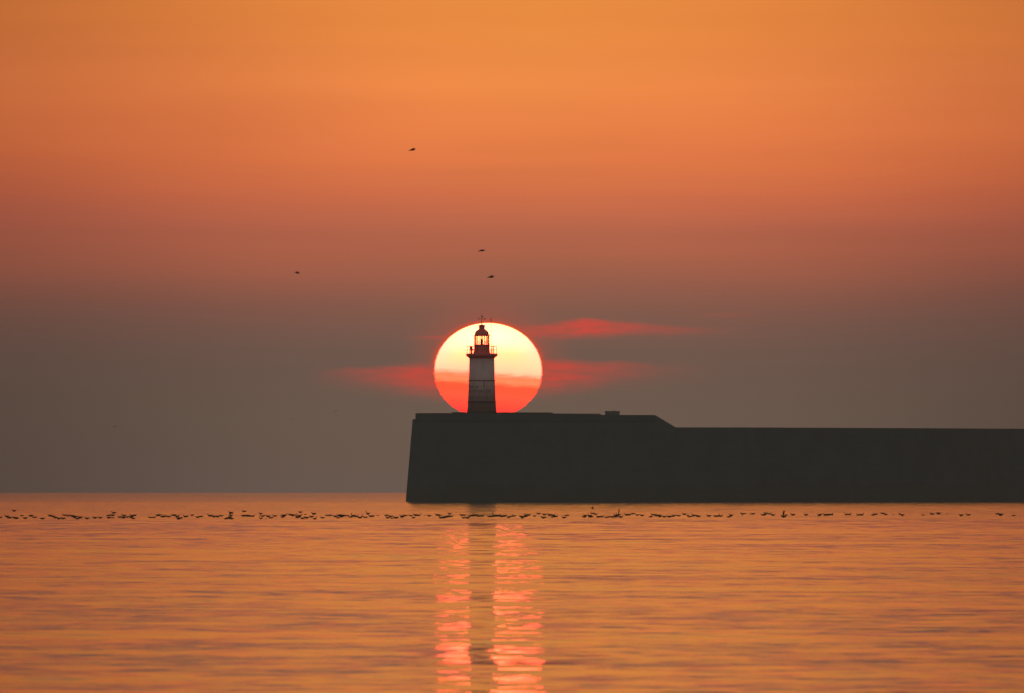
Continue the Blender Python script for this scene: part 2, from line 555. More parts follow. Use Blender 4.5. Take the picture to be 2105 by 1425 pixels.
# wind-ruffled belt beyond about a kilometre, slick water this side of it
ruf = t.smooth(t.m('ADD', sp.outputs[1], t.m('MULTIPLY', t.noise(t.xyz(t.m('MULTIPLY', sp.outputs[0], 0.03), t.m('MULTIPLY', sp.outputs[1], 0.004), 1.0)), 60.0)), 915.0, 985.0)
amp = t.m('ADD', t.m('ADD', 0.092, t.m('MULTIPLY', t.smooth(sp.outputs[1], 660.0, 180.0), 0.15)), t.m('MULTIPLY', ruf, 0.10))
far = t.m('SUBTRACT', 1.0, t.m('MULTIPLY', t.smooth(sp.outputs[1], 1500.0, 3400.0), 0.93))
amp = t.m('MULTIPLY', amp, far)
# patches of stronger and weaker ripple, drawn out into streaks by the low view
patch = t.noise(t.xyz(t.m('MULTIPLY', sp.outputs[0], 0.10), t.m('MULTIPLY', sp.outputs[1], 0.022), 5.0), 1.0, 4.0, 0.6)
amp = t.m('MULTIPLY', amp, t.lmap(patch, 0.3, 0.7, 0.55, 1.45))
ms = t.n('ShaderNodeVectorMath', operation='MULTIPLY')
t.l(fs.outputs[0], ms.inputs[0])
t.l(t.xyz(t.m('MULTIPLY', amp, 0.8), amp, 0.0), ms.inputs[1])
# broad, very shallow tilts of the surface that read as long streaks
tilt = t.m('SUBTRACT', t.noise(t.xyz(t.m('MULTIPLY', sp.outputs[0], 0.11), t.m('MULTIPLY', sp.outputs[1], 0.05), 21.0), 1.0, 4.0, 0.62), 0.5)
msb = t.n('ShaderNodeVectorMath', operation='ADD')
t.l(ms.outputs[0], msb.inputs[0]); t.l(t.xyz(0.0, t.m('MULTIPLY', t.m('MULTIPLY', tilt, far), 0.040), 0.0), msb.inputs[1])
ad = t.n('ShaderNodeVectorMath', operation='ADD')
t.l(geo.outputs['Normal'], ad.inputs[0]); t.l(msb.outputs[0], ad.inputs[1])
nn = t.n('ShaderNodeVectorMath', operation='NORMALIZE')
t.l(ad.outputs[0], nn.inputs[0])
p = t.n('ShaderNodeBsdfPrincipled')
p.inputs['Base Color'].default_value = (0.030, 0.030, 0.026, 1)
p.inputs['IOR'].default_value = 1.333
t.l(t.m('ADD', 0.02, t.m('MULTIPLY', ruf, 0.05)), p.inputs['Roughness'])
t.l(nn.outputs[0], p.inputs['Normal'])
o = t.n('ShaderNodeOutputMaterial')
t.l(p.outputs[0], o.inputs[0])

me, RAD, AZ, ZS = build_sea()


def surf_z(x, y):
    """height of the modelled water at a point"""
    i = int(np.argmin(np.abs(RAD - math.hypot(x, y))))
    j = int(np.argmin(np.abs(AZ - math.atan2(x, y))))
    return float(ZS[max(i - 1, 0):i + 2, j].max())



me.materials.append(M_SEA)
sea = bpy.data.objects.new('sea', me)
COL.objects.link(sea)
tag(sea, kind='structure')

# ------------------------------------------------------------------ the breakwater
YP = 1955.0                                        # front face of the pier head at the water
SP = K * YP                                        # metres per reference pixel there


def P(px, py, Y=YP):
    return at(px, py, Y)


zw = sea_z(0, YP) - 1.5                            # footing below the water
pier = empty('breakwater', (P(1100, 1031).x, YP + 6, sea_z(0, YP)))
tag(pier, 'long dark concrete breakwater with a sloping head under the lighthouse', 'breakwater')
pl = pier.location.copy()


def rel(v):
    return Vector(v) - pl


def hull(bm, bottom, top):
    """closed solid between two equal polygons (world coordinates)"""
    A = [bm.verts.new(rel(v)) for v in bottom]
    B = [bm.verts.new(rel(v)) for v in top]
    n = len(A)
    for i in range(n):
        bm.faces.new((A[i], A[(i + 1) % n], B[(i + 1) % n], B[i]))
    bm.faces.new(A[::-1]); bm.faces.new(B)


DEPTH = 13.0
# battered head block
xl_b = P(832.8, 1034).x; xl_t = P(848, 862).x
zt = P(900, 862).z
bat = (xl_t - xl_b)
slope_w = bat / (zt - P(834, 1031).z)
xr = P(1347, 1031).x
zb = zw
ext = slope_w * (P(834, 1031).z - zb)
fy0 = YP - ext; fyt = YP + bat
bm = bmesh.new()
hull(bm, [(P(834, 1031).x - ext, fy0, zb), (xr, fy0, zb), (xr, YP + DEPTH + 1, zb), (P(834, 1031).x - ext, YP + DEPTH + 1, zb)],
     [(xl_t, fyt, zt), (xr, fyt, zt), (xr, YP + DEPTH, zt), (xl_t, YP + DEPTH, zt)])
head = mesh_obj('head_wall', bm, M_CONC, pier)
# upper parapet block: stepped skyline, ramp down at its right end
YU = fyt + 0.35
zq = lambda y: P(0, y, YU).z
xq = lambda x: P(x, 0, YU).x
sky_line = [(854, 861), (854, 850.2), (928, 850.0), (928, 848.2), (1137, 848.8), (1137, 850.8), (1235, 851.4), (1235, 853.0), (1347, 853.4), (1347, 900)]


def prism(name, pts, y0, y1, mat, parent=pier):
    bm = bmesh.new()
    A = [bm.verts.new(rel((x, y0, z))) for x, z in pts]
    B = [bm.verts.new(rel((x, y1, z))) for x, z in pts]
    n = len(A)
    for i in range(n):
        bm.faces.new((A[i], A[(i + 1) % n], B[(i + 1) % n], B[i]))
    bm.faces.new(A[::-1]); bm.faces.new(B)
    return mesh_obj(name, bm, mat, parent)


pts = [(xq(x), zq(y)) for x, y in sky_line]
pts[0] = (pts[0][0], zt + 0.002)
pts[-1] = (pts[-1][0], zt + 0.002)
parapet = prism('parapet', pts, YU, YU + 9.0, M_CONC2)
# coping slabs lying on the stepped skyline
for i, (a, b) in enumerate((((856, 850.1), (926, 850.0)), ((929, 848.2), (958, 848.3)), ((1024, 848.5), (1136, 848.8)), ((1139, 850.8), (1234, 851.4)))):
    bm = bmesh.new()
    x0, x1 = xq(a[0]), xq(b[0]); z0 = zq(a[1])
    v = rel((0, 0, 0))
    box(bm, x0 + v.x, x1 + v.x, YU - 0.08 + v.y, YU + 0.7 + v.y, z0 + v.z + 0.003, z0 + v.z + 0.05)
    mesh_obj('coping', bm, M_CONC2, pier)
# string course and vertical joints on the face
bm = bmesh.new()
v = rel((0, 0, 0))
box(bm, xl_t + 0.3 + v.x, xr - 0.3 + v.x, fyt - 0.09 + v.y, fyt + 0.3 + v.y, zt - 0.35 + v.z, zt + 0.02 + v.z)
mesh_obj('string_course', bm, M_CONC, pier)
for px in (905, 985, 1062, 1137, 1212, 1290):
    bm = bmesh.new()
    x = P(px, 900).x
    hull(bm, [(x - .09, fy0 - .03, zb), (x + .09, fy0 - .03, zb), (x + .09, fy0 + .2, zb), (x - .09, fy0 + .2, zb)],
         [(x - .09, fyt - .03, zt - .4), (x + .09, fyt - .03, zt - .4), (x + .09, fyt + .2, zt - .4), (x - .09, fyt + .2, zt - .4)])
    mesh_obj('joint_cover', bm, M_CONC2, pier)
# the ramp where the head steps down to the lower arm
bm = bmesh.new()
x0, x1 = xr + 0.003, P(1389, 1031).x
zhi, zlo = zq(853.4), zq(878.6)
hb = [(x0, fy0, zb), (x1, fy0, zb), (x1, YP + DEPTH - 1, zb), (x0, YP + DEPTH - 1, zb)]
yb_ = lambda z: fy0 + (fyt - fy0) * min(1.0, (z - zb) / (zt - zb))
hull(bm, hb, [(x0, fyt, zhi), (x1, yb_(zlo), zlo), (x1, YP + DEPTH - 1.5, zlo), (x0, YP + DEPTH - 1.5, zhi)])
bmesh.ops.triangulate(bm, faces=bm.faces)
mesh_obj('ramp', bm, M_CONC, pier)
# lower arm, bending away to the right
ang_pts = [(1388, fy0 + 0.03), (1450, YP + 0.5), (1560, 1958.5), (1760, 1973), (1960, 1991), (2110, 2007), (2500, 2048), (3200, 2120)]
front = [Vector((at(px, 1000, Y).x, Y, 0)) for px, Y in ang_pts]
ztop = P(1389, 878.6).z
nrm = []
for i in range(len(front)):
    a = front[max(i - 1, 0)]; b = front[min(i + 1, len(front) - 1)]
    d = (b - a).normalized(); nrm.append(Vector((-d.y, d.x, 0)))
bm = bmesh.new()
secs = []
wid = 9.0
for f, n in zip(front, nrm):
    sz = sea_z(f.x, f.y)
    b1 = slope_w * (ztop - zb)
    prof = [(0.0, sz - 1.5), (b1, ztop - 0.05), (b1, ztop), (b1 + 0.8, ztop), (b1 + 0.8, ztop - 1.1), (wid - 0.8, ztop - 1.2), (wid, sz - 1.5)]
    secs.append([bm.verts.new(rel(f + n * o + Vector((0, 0, z)))) for o, z in prof])
for A, B in zip(secs, secs[1:]):
    for i in range(len(A)):
        bm.faces.new((A[i], B[i], B[(i + 1) % len(A)], A[(i + 1) % len(A)]))
bm.faces.new(secs[0]); bm.faces.new(secs[-1][::-1])
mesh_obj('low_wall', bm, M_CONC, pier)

# ------------------------------------------------------------------ the small hut on the breakwater
YH = YU + 2.0
hx0, hx1 = P(1243, 0, YH).x, P(1274.5, 0, YH).x
hz0 = zq(853.0); hz1 = P(0, 845.6, YH).z
hut = empty('hut', ((hx0 + hx1) / 2, YH + 1.3, hz0))
tag(hut, 'low flat roofed grey box hut on top of the breakwater wall', 'hut')
hw = (hx1 - hx0) / 2
bm = bmesh.new(); box(bm, -hw + .08, hw - .08, -1.2, 1.3, 0.003, hz1 - hz0 - .12); mesh_obj('wall', bm, M_HUT, hut)
bm = bmesh.new(); box(bm, -hw, hw, -1.3, 1.4, hz1 - hz0 - .118, hz1 - hz0 + .02); rf = mesh_obj('roof', bm, M_CONC2, hut)
bm = bmesh.new(); tube(bm, (0.35, 0, hz1 - hz0), (0.35, 0, hz1 - hz0 + .30), .035); mesh_obj('vent_pipe', bm, M_IRON, rf)

# ------------------------------------------------------------------ the lighthouse
YL = YU + 4.5
S = K * YL
base = at(990.5, 848.6, YL)
base.z = zq(848.4) + 0.003
LH = empty('lighthouse', base)
tag(LH, 'round white lighthouse with red lantern room, standing on the breakwater against the sun', 'lighthouse')
h = lambda y: (848.4 - y) * S
R_ = lambda px: px * S

bm = bmesh.new()
lathe(bm, [(R_(30.8), 0), (R_(30.0), h(845)), (R_(29.3), h(839)), (R_(28.8), h(826.2))], 64)
mesh_obj('base', bm, M_BAND, LH, True)
bm = bmesh.new()
lathe(bm, [(R_(29.6), h(826.2)), (R_(29.6), h(824.8))], 64)
mesh_obj('ring', bm, M_IRON, LH)
bm = bmesh.new()
lathe(bm, [(R_(28.6), h(824.8)), (R_(27.1), h(782.8)), (R_(26.9), h(781.4)), (R_(25.6), h(737))], 64)
mesh_obj('tower', bm, M_WHITE_FLARE, LH, True)
bm = bmesh.new()
lathe(bm, [(R_(27.9), h(783.2)), (R_(27.9), h(781.6))], 64)
mesh_obj('ring', bm, M_IRON, LH)
bm = bmesh.new()
lathe(bm, [(R_(25.8), h(737)), (R_(26.6), h(735.6)), (R_(29.8), h(733)), (R_(32.4), h(731.4)), (R_(32.4), h(727.2)), (R_(31.6), h(726.8)), (R_(30.0), h(726.8))], 64)
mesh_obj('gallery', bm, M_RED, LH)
bm = bmesh.new()
lathe(bm, [(R_(18.2), h(726.75)), (R_(17.0), h(724)), (R_(16.2), h(719)), (R_(16.0), h(709.6)), (R_(16.8), h(709.2)), (R_(16.8), h(708.4)), (R_(15.6), h(708.2))], 48)
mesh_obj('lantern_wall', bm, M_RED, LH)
# glazing: glass drum, sixteen bars (thicker ones in pairs)
bm = bmesh.new()
n = 32
rg = R_(15.0)
for i in range(n):
    a, b = 2 * math.pi * i / n, 2 * math.pi * (i + 1) / n
    bm.faces.new([bm.verts.new((rg * math.cos(c), rg * math.sin(c), z)) for c, z in ((a, h(708.3)), (b, h(708.3)), (b, h(690.6)), (a, h(690.6)))])
glaz = mesh_obj('glazing', bm, M_GLASS, LH)
for i in range(12):
    a = 2 * math.pi * (i + .5) / 12 + 0.13
    bm = bmesh.new()
    tube(bm, (rg * math.cos(a), rg * math.sin(a), h(708.2)), (rg * math.cos(a), rg * math.sin(a), h(690.7)), 0.075, 6)
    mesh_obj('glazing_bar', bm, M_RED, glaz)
# lamp with its stand and lens frame inside
bm = bmesh.new()
tube(bm, (0, 0, h(708.2)), (0, 0, h(702)), .10); tube(bm, (0, 0, h(702)), (0, 0, h(697)), .16)
box(bm, -.17, .15, -.15, .15, h(701.5), h(696.6))
tube(bm, (-0.02, 0, h(697)), (-0.02, 0, h(690.6)), .03)
lathe(bm, [(R_(4.5), h(708.2)), (R_(3.4), h(706.9)), (R_(1.5), h(706.4))], 20)
tube(bm, (.53, 0, h(708)), (.38, 0, h(690.6)), .03); tube(bm, (.60, 0, h(706)), (.72, 0, h(699)), .05)
mesh_obj('lamp', bm, M_IRON, LH)
# eave and dome
bm = bmesh.new()
lathe(bm, [(R_(15.4), h(690.7)), (R_(17.2), h(690.5)), (R_(17.2), h(689.2)), (R_(15.2), h(688.9))], 48)
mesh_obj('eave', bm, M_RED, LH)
bm = bmesh.new()
prof = []
for i in range(11):
    a = math.radians(i * 6.6)
    prof.append((R_(15.1) * math.cos(a), h(688.95) + R_(13.6) * math.sin(a)))
lathe(bm, prof, 48)
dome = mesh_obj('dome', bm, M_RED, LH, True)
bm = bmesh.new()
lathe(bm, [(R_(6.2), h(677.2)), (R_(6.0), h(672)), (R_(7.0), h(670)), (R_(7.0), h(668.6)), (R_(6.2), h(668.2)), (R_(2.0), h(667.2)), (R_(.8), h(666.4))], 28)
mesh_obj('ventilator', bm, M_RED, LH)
# weather vane
bm = bmesh.new()
tube(bm, (0, 0, h(666.5)), (0, 0, h(645)), .055, 6, .02)
lathe(bm, [(R_(.6), h(656.4)), (R_(1.1), h(655.6)), (R_(.6), h(654.8))], 10)
tube(bm, (-R_(6), 0, h(655.4)), (R_(6), 0, h(655.4)), .022, 6)
tube(bm, (0, -R_(6), h(655.4)), (0, R_(6), h(655.4)), .022, 6)
for sx_, wd in ((-6.4, 1.0), (6.6, 1.3)):
    box(bm, R_(sx_ - wd), R_(sx_ + wd), -.03, .03, h(656.6), h(654.2))
box(bm, -.02, .02, -R_(7.4), -R_(5.4), h(656.6), h(654.2)); box(bm, -.02, .02, R_(5.4), R_(7.4), h(656.6), h(654.2))
tube(bm, (-R_(5.2), 0.04, h(650.8)), (R_(2), 0, h(651.2)), .02, 6)
vs = [bm.verts.new((R_(x), yy, h(y))) for yy in (-.02, .02) for x, y in ((.3, 650.6), (1.4, 648.6), (3.0, 651.2), (1.4, 653.4))]
bm.faces.new(vs[:4]); bm.faces.new(vs[4:][::-1])
for i in range(4):
    bm.faces.new((vs[i], vs[4 + i], vs[4 + (i + 1) % 4], vs[(i + 1) % 4]))
mesh_obj('weather_vane', bm, M_IRON, LH)
# railing
rr_ = R_(30.2)
rail = None
bm = bmesh.new(); torus(bm, rr_, .022, h(711.8), 56, 5); torus(bm, rr_, .016, h(719), 56, 5)
rail = mesh_obj('railing', bm, M_IRON, LH)
for i in range(10):
    a = 2 * math.pi * i / 10 + .02
    bm = bmesh.new()
    x, y = rr_ * math.cos(a), rr_ * math.sin(a)
    tube(bm, (x, y, h(726.8)), (x, y, h(710.8)), .035, 6)
    lathe(bm, [(.02, h(711.2)), (.055, h(710.6)), (.02, h(710.0))], 8, x, y)
    mesh_obj('post', bm, M_IRON, rail)
# twin stanchions at the antenna
bm = bmesh.new()
for x in (19.5, 22.4):
    tube(bm, (R_(x), R_(9), h(726.8)), (R_(x), R_(9), h(711)), .04, 6)
    lathe(bm, [(.03, h(712.6)), (.11, h(711.6)), (.03, h(710.7))], 10, R_(x), R_(9))
mesh_obj('bracket', bm, M_IRON, LH)
bm = bmesh.new()
tube(bm, (R_(19.6), R_(9), h(726.8)), (R_(19.6), R_(9), h(715)), .075, 8)
tube(bm, (R_(19.6), R_(9), h(715)), (R_(19.0), R_(9), h(662)), .032, 6)
tube(bm, (R_(19.0), R_(9), h(662)), (R_(18.8), R_(9), h(653.6)), .06, 8)
tube(bm, (R_(15.5), R_(7.5), h(689.7)), (R_(20.4), R_(9), h(689.5)), .025, 6)
mesh_obj('antenna', bm, M_IRON, LH)
# fog signal on the left of the gallery
bm = bmesh.new()
fx = -21.4
box(bm, R_(fx - 2.4), R_(fx + 2.2), -.25, .25, h(720.5), h(711.6))
box(bm, R_(fx - 1.6), R_(fx + 2.0), -.2, .2, h(726.8), h(720.5))
tube(bm, (R_(fx + 1.5), 0, h(718.6)), (R_(fx + 4.4), 0, h(718.6)), .10, 10, .20)
tube(bm, (R_(fx + 2.0), 0, h(712.6)), (R_(fx + 3.4), 0, h(711.8)), .06, 8)
tube(bm, (R_(fx), 0, h(711.6)), (R_(fx), 0, h(710)), .05, 8)
mesh_obj('fog_signal', bm, M_RED, LH)
# rust streak pipe under the upper ring
bm = bmesh.new()
tube(bm, (R_(4.7), -R_(27.05), h(783.4)), (R_(4.7), -R_(27.6), h(797)), .06, 6)
mesh_obj('drain_pipe', bm, M_LETTER, LH)


# lettering wrapped round the tower
def wrap_text(body, arc_left, y_base, height_px, width_px=None):
    cu = bpy.data.curves.new('lettering', 'FONT')
    cu.body = body
    cu.size = 1.0
    cu.extrude = 0.008
    cu.resolution_u = 3
    ob = bpy.data.objects.new('tmp', cu)
    COL.objects.link(ob)
    dg = bpy.context.evaluated_depsgraph_get()
    me = bpy.data.meshes.new_from_object(ob.evaluated_get(dg))
    bpy.data.objects.remove(ob)
    xs = [v.co.x for v in me.vertices]; ys = [v.co.y for v in me.vertices]
    x0, x1, y1 = min(xs), max(xs), max(ys)
    b = bmesh.new(); b.from_mesh(me)
    bmesh.ops.triangulate(b, faces=b.faces)
    bmesh.ops.subdivide_edges(b, edges=[e for e in b.edges if e.calc_length() > .12], cuts=1)
    for v_ in b.verts:
        arc = arc_left + (v_.co.x - x0) / (x1 - x0) * width_px
        yy = y_base - v_.co.y / y1 * height_px
        rad = 28.62 - (825 - yy) / 43 * 1.5
        a = arc / rad
        depth = R_(rad) + 0.012 + v_.co.z
        v_.co = (math.sin(a) * depth, -math.cos(a) * depth, h(yy))
    m = bpy.data.meshes.new('lettering')
    b.to_mesh(m); b.free()
    m.materials.append(M_LETTER)
    ob = bpy.data.objects.new('lettering', m)
    COL.objects.link(ob)
    ob.parent = LH


wrap_text('Port', -32.0, 797.5, 6.0, 15.0)
wrap_text('of', -14.5, 797.5, 5.8, 7.5)
wrap_text('NEWHAVEN', -34.0, 807.8, 7.2, 54.0)
wrap_text('VHF', -32.0, 820.0, 6.0, 16.0)
wrap_text('Ch-12', -12.5, 820.0, 6.2, 26.5)

# ------------------------------------------------------------------ birds
def skin_bird(name, verts, edges, radii, sub=1):
    me = bpy.data.meshes.new(name)
    me.from_pydata(verts, edges, [])
    ob = bpy.data.objects.new('tmp', me)
    COL.objects.link(ob)
    md = ob.modifiers.new('skin', 'SKIN')
    md.use_smooth_shade = True
    for sv, r in zip(me.skin_vertices[0].data, radii):
        sv.radius = r if isinstance(r, tuple) else (r, r)
        sv.use_root = False
    me.skin_vertices[0].data[2].use_root = True
    sb = ob.modifiers.new('sub', 'SUBSURF'); sb.levels = sub; sb.render_levels = sub
    dg = bpy.context.evaluated_depsgraph_get()
    out = bpy.data.meshes.new_from_object(ob.evaluated_get(dg))
    bpy.data.objects.remove(ob)
    out.name = name
    out.materials.clear()
    out.materials.append(M_FEATHER)
    return out


# floating gull, head towards -x, waterline at z=0, about 0.37 m long
def float_pose(neck=0.12, tail=0.066, head_f=-0.155, wing=None):
    V = [(0.20, 0, tail), (0.12, 0, 0.055), (0.02, 0, 0.028), (-0.09, 0, 0.03), (-0.135, 0, neck * .62), (head_f, 0, neck), (head_f - .035, 0, neck - .006), (head_f - .062, 0, neck - .012)]
    E = [(i, i + 1) for i in range(7)]
    Rr = [(.012, .014), (.04, .034), (.066, .052), (.058, .048), (.026, .026), (.026, .026), (.012, .012), (.004, .004)]
    if wing:
        for s in (-1, 1):
            i = len(V)
            V += [(0.0, s * .07, .08), (-0.02 + wing[2], s * wing[0] * .55, .07 + wing[1] * .6), (.03 + wing[2], s * wing[0], .07 + wing[1])]
            E += [(2, i), (i, i + 1), (i + 1, i + 2)]
            Rr += [(.03, .02), (.04, .018), (.02, .008)]
    return V, E, Rr


POSE = {
    'calm': skin_bird('gull_body', *float_pose()),
    'low': skin_bird('gull_body', *float_pose(0.085, 0.062, -0.165)),
    'tall': skin_bird('gull_body', *float_pose(0.20, 0.07, -0.125)),
    'flat': skin_bird('gull_body', *float_pose(0.055, 0.045, -0.17)),
    'flap': skin_bird('gull_body', *float_pose(0.15, 0.06, -0.15, (.30, .34, .05))),
}
WORDS = {'calm': 'small dark gull floating', 'low': 'dark gull floating with low head', 'tall': 'dark gull floating with raised neck',
         'flat': 'thin dark gull lying low', 'flap': 'dark gull lifting its wings'}

# x, waterline row, kind (lower case letter: c calm, l low, t tall, f flat, w wings up; upper case faces right), size
B = """1 1065.2 l .9|29 1051.8 c .9|14 1063.5 c 1|19 1066 c 1.1|30 1066 c 1|34 1067.2 c 1|45 1061.8 l .75|52 1067 l .9|64 1062 f 1|71 1065.3 l 1|87 1068 L 1|
103 1061.8 c 1|109 1063.4 l 1|114 1066 c 1|121 1067.6 c 1|130 1067.5 c 1|133 1060.9 c 1|141 1061.7 l .9|149 1062.8 c 1|154 1064.8 c 1.1|159 1068 c .9|165 1065.5 l 1.1|179 1067.4 c 1|195 1066 c 1|
206 1065.9 c .95|234 1056 c 1|224 1061.1 f 1|231 1061 F 1|224 1066 c 1|232 1065.4 f .7|246 1064.8 c .9|254 1065.8 c 1.1|255 1061.8 c .95|262 1064.4 C .9|270 1065 l 1|271 1061.3 c .9|277 1060.9 C .8|274 1068 c .9|
309 1065.4 c .9|316 1065.6 C .9|326 1061 f 1.1|334.5 1063.8 C 1|338 1063.2 t .8|346 1063.6 c 1|357 1060.9 f 1|364 1062.9 C 1|367 1068 c 1|371 1066.8 l 1|382 1063.9 c 1.1|395 1061 c .8|
406 1065.2 c .9|413 1063.4 f 1|432 1062 c 1.05|440 1063.8 l 1|447 1063.8 L 1|455 1062.2 c .9|474.5 1056 c 1|472.5 1064.8 w .8|471 1067 C 1.1|465 1068.2 f .9|476 1068.2 F .9|475 1061.5 T .8|
502 1053 c .9|501 1062 f 1|508 1062 f 1|514 1063 c .9|519 1062.8 C 1|536 1057.6 c .8|540 1063 c 1|536.5 1067.4 t .8|546 1068 f .35|551 1063.8 c 1|557 1065.9 c .95|565 1062.2 c 1|581 1064.2 c .9|584 1061.6 C 1.2|597 1060.2 c 1|
602 1061.4 c 1|609 1063 w .5|612 1065.2 c 1.1|616 1062.2 C 1|617.5 1054.4 c .85|620 1058.7 f .4|628 1059 l .6|645 1058.4 c 1|622 1066.9 c .95|630 1066.2 c 1.1|640.5 1064.2 c .95|647 1068 T .9|663 1066 c .9|
673 1061 f .9|679 1061 f .9|690 1063.2 l 1|695 1066 c .8|698 1061.4 c 1|704 1061 c 1|709 1061.6 C .8|702 1064 f .9|715 1061.8 l .7|721 1064.4 c 1|726 1062.2 t 1|732 1063.2 C 1|740 1066 C 1.1|744 1063.6 w .45|751 1065.2 c 1|756 1057.6 t .9|762 1063 c 1|766 1062.6 L .9|776.5 1061 l .5|795 1061 f .9|797 1065.8 c .9|
803 1063.2 c 1|806 1066.6 l .7|814 1065.9 c 1.1|827 1064 c 1.1|833 1061.4 l 1|844 1061.4 c .9|850 1065.8 c .8|854 1060.8 c 1|860.5 1061.3 C 1|873 1060.4 f .4|882 1062 c .9|899 1060.3 c 1|904.5 1061.6 C .7|924 1057.4 c .8|907 1066 c 1.1|914 1065.2 c 1|920 1064.2 C 1|927 1063 l 1|
949 1060.4 c .9|954 1060.4 C .8|953 1065.7 c .9|961 1066.2 c 1|965 1062.4 c .8|970 1062 c 1|977 1061 c 1.1|984 1062.8 c 1|990 1062.4 C 1.1|
1006 1063.8 c .9|1012 1063.5 c 1|1017 1062 t 1.1|1022 1062.4 C 1.1|1027 1061.2 f .9|1031 1064.2 c 1|1037 1062.6 l 1|1046 1064.8 c .9|1051 1063 T .8|1057 1062.4 c .9|1071 1063 c .9|1074 1065.6 c .9|1080.5 1063.4 C 1|1081 1061.4 t .8|1087 1060.4 l .9|
1099 1062.4 c .75|1107 1057.8 c .9|1119.5 1059.8 c .9|1117.5 1065.8 c 1.1|1130 1060.8 c 1.1|1137 1061 C 1|1142 1063.4 C 1.1|1136 1064.4 c .8|1160 1065.6 c 1|1165 1061.2 f 1|
1203 1061.2 c .9|1201 1064.6 l .9|1214 1064.2 c 1.1|1212.5 1062 t .9|1218 1057.2 c .9|1224 1058.7 L .9|1230 1064.2 c 1|1237 1063.7 C 1|1244 1064.6 f .5|1249 1065 c .8|1253.5 1064 l .8|1260 1064.4 l 1|1266 1064 c 1|1267 1061.4 c 1|1271.5 1060.8 w 1|1276 1064.4 C 1|
1288 1060.2 c 1|1293 1060 f .9|1301 1058 f .9|1310 1060.4 c .9|1320 1061.2 c .95|1338 1063.8 f .8|1343 1060 c 1|1349 1062 c 1|1354 1061.4 c 1.1|1357 1063.6 l .9|1366 1063.8 c .95|1376 1063.9 c 1.1|1383 1063 l .9|1386 1061.4 c .9|1395 1062 c .9|
1407 1058.8 c .9|1414 1061.2 l .7|1418 1063.8 f 1|1425 1061.7 t .8|1430 1061.4 l .9|1435.5 1063.2 c 1|1457 1062 c 1.05|1471 1062.6 c .9|1475 1062.8 T .9|1481 1062.6 C 1|1499 1063.9 f .9|1503 1061.2 c .95|
1526 1058 c .9|1531 1057.8 L .7|1526.5 1060.8 f .4|1542 1058 f .4|1548 1058 l .9|1570 1060.4 f 1.1|1574 1056.7 c .8|1581 1058 C 1|1588.5 1060.6 L .9|
1610 1064 w 1|1612 1063.6 C 1|1616 1060.4 f .7|1630 1060 c 1.05|1657 1060.2 c .95|1684 1061.3 t .8|1687 1058.8 f .8|1697 1060.1 c 1|1702 1060 l 1|1707 1059.5 C 1|1710 1059.2 L .7|1740 1059 c .9|1746 1059 C .9|1764 1060.2 c .8|1771 1060.2 C 1|1795 1060.2 l .8|1800 1058.8 c 1|
1815 1057.6 c .95|1821 1059.4 l .8|1836 1059 f .35|1849.5 1058 f .6|1855 1061 c .9|1870 1057.4 f .3|1898 1060.1 t .7|1916 1058.2 c .95|1929.5 1057.4 l 1|1947 1057.2 f .4|1976 1061.3 c .95|1990.5 1060.2 c 1.05|2050 1058 l .8|2057 1060.5 c 1.1|2084 1060.8 f .8"""
birds = []
for it in B.replace('\n', '').split('|'):
    if not it.strip():
        continue
    x, y, k, s = it.split()
    birds.append((float(x), float(y), k, float(s)))
birds.sort()
SEG = [(290, 'before the first wide gap'), (400, 'just right of the first wide gap'), (490, 'left of the second gap'), (570, 'right of the second gap'),
       (668, 'midway between left edge and pier end'), (785, 'a little left of the pier end'), (870, 'under the pier end'),
       (935, 'just left of the sun glitter'), (998, 'below the lighthouse'), (1062, 'above the right glitter path'), (1150, 'just right of the glitter'),
       (1282, 'below the rooftop hut'), (1400, 'below the ramp of the wall'), (1515, 'below the start of the low wall'),
       (1600, 'left of the wing lifting gull'), (1720, 'right of centre under the low wall'), (1880, 'under the low wall further right'), (3000, 'nearest the right edge')]
ONES = ['', 'first', 'second', 'third', 'fourth', 'fifth', 'sixth', 'seventh', 'eighth', 'ninth', 'tenth', 'eleventh', 'twelfth', 'thirteenth', 'fourteenth',
        'fifteenth', 'sixteenth', 'seventeenth', 'eighteenth', 'nineteenth']
TENS = {2: ('twentieth', 'twenty'), 3: ('thirtieth', 'thirty'), 4: ('fortieth', 'forty')}


def ordinal(n):
    if n < 20:
        return ONES[n]
    a, b = TENS[n // 10]
    return a if n % 10 == 0 else b + ' ' + ONES[n % 10]


KIND = {'c': 'calm', 'l': 'low', 't': 'tall', 'f': 'flat', 'w': 'flap'}
cnt = {}
for x, y, k, s in birds:
    seg = next(n for lim, n in SEG if x < lim)
    cnt[seg] = cnt.get(seg, 0) + 1
    pose = KIND[k.lower()]
    d = sea_dist(y)
    p = at(x, y, d)
    ob = bpy.data.objects.new('gull', POSE[pose])
    COL.objects.link(ob)
    ob.location = (p.x, d, surf_z(p.x, d) + 0.012)
    sc_ = s * d / 1000.0 * 1.17
    ob.scale = (sc_, sc_, sc_ * 1.25)
    ob.rotation_euler = (0, 0, (math.pi if k.isupper() else 0) + random.uniform(-.35, .35))
    tag(ob, '%s, %s from left %s' % (WORDS[pose], ordinal(cnt[seg]), seg), 'gull', 'gulls floating in a long line on the sea')


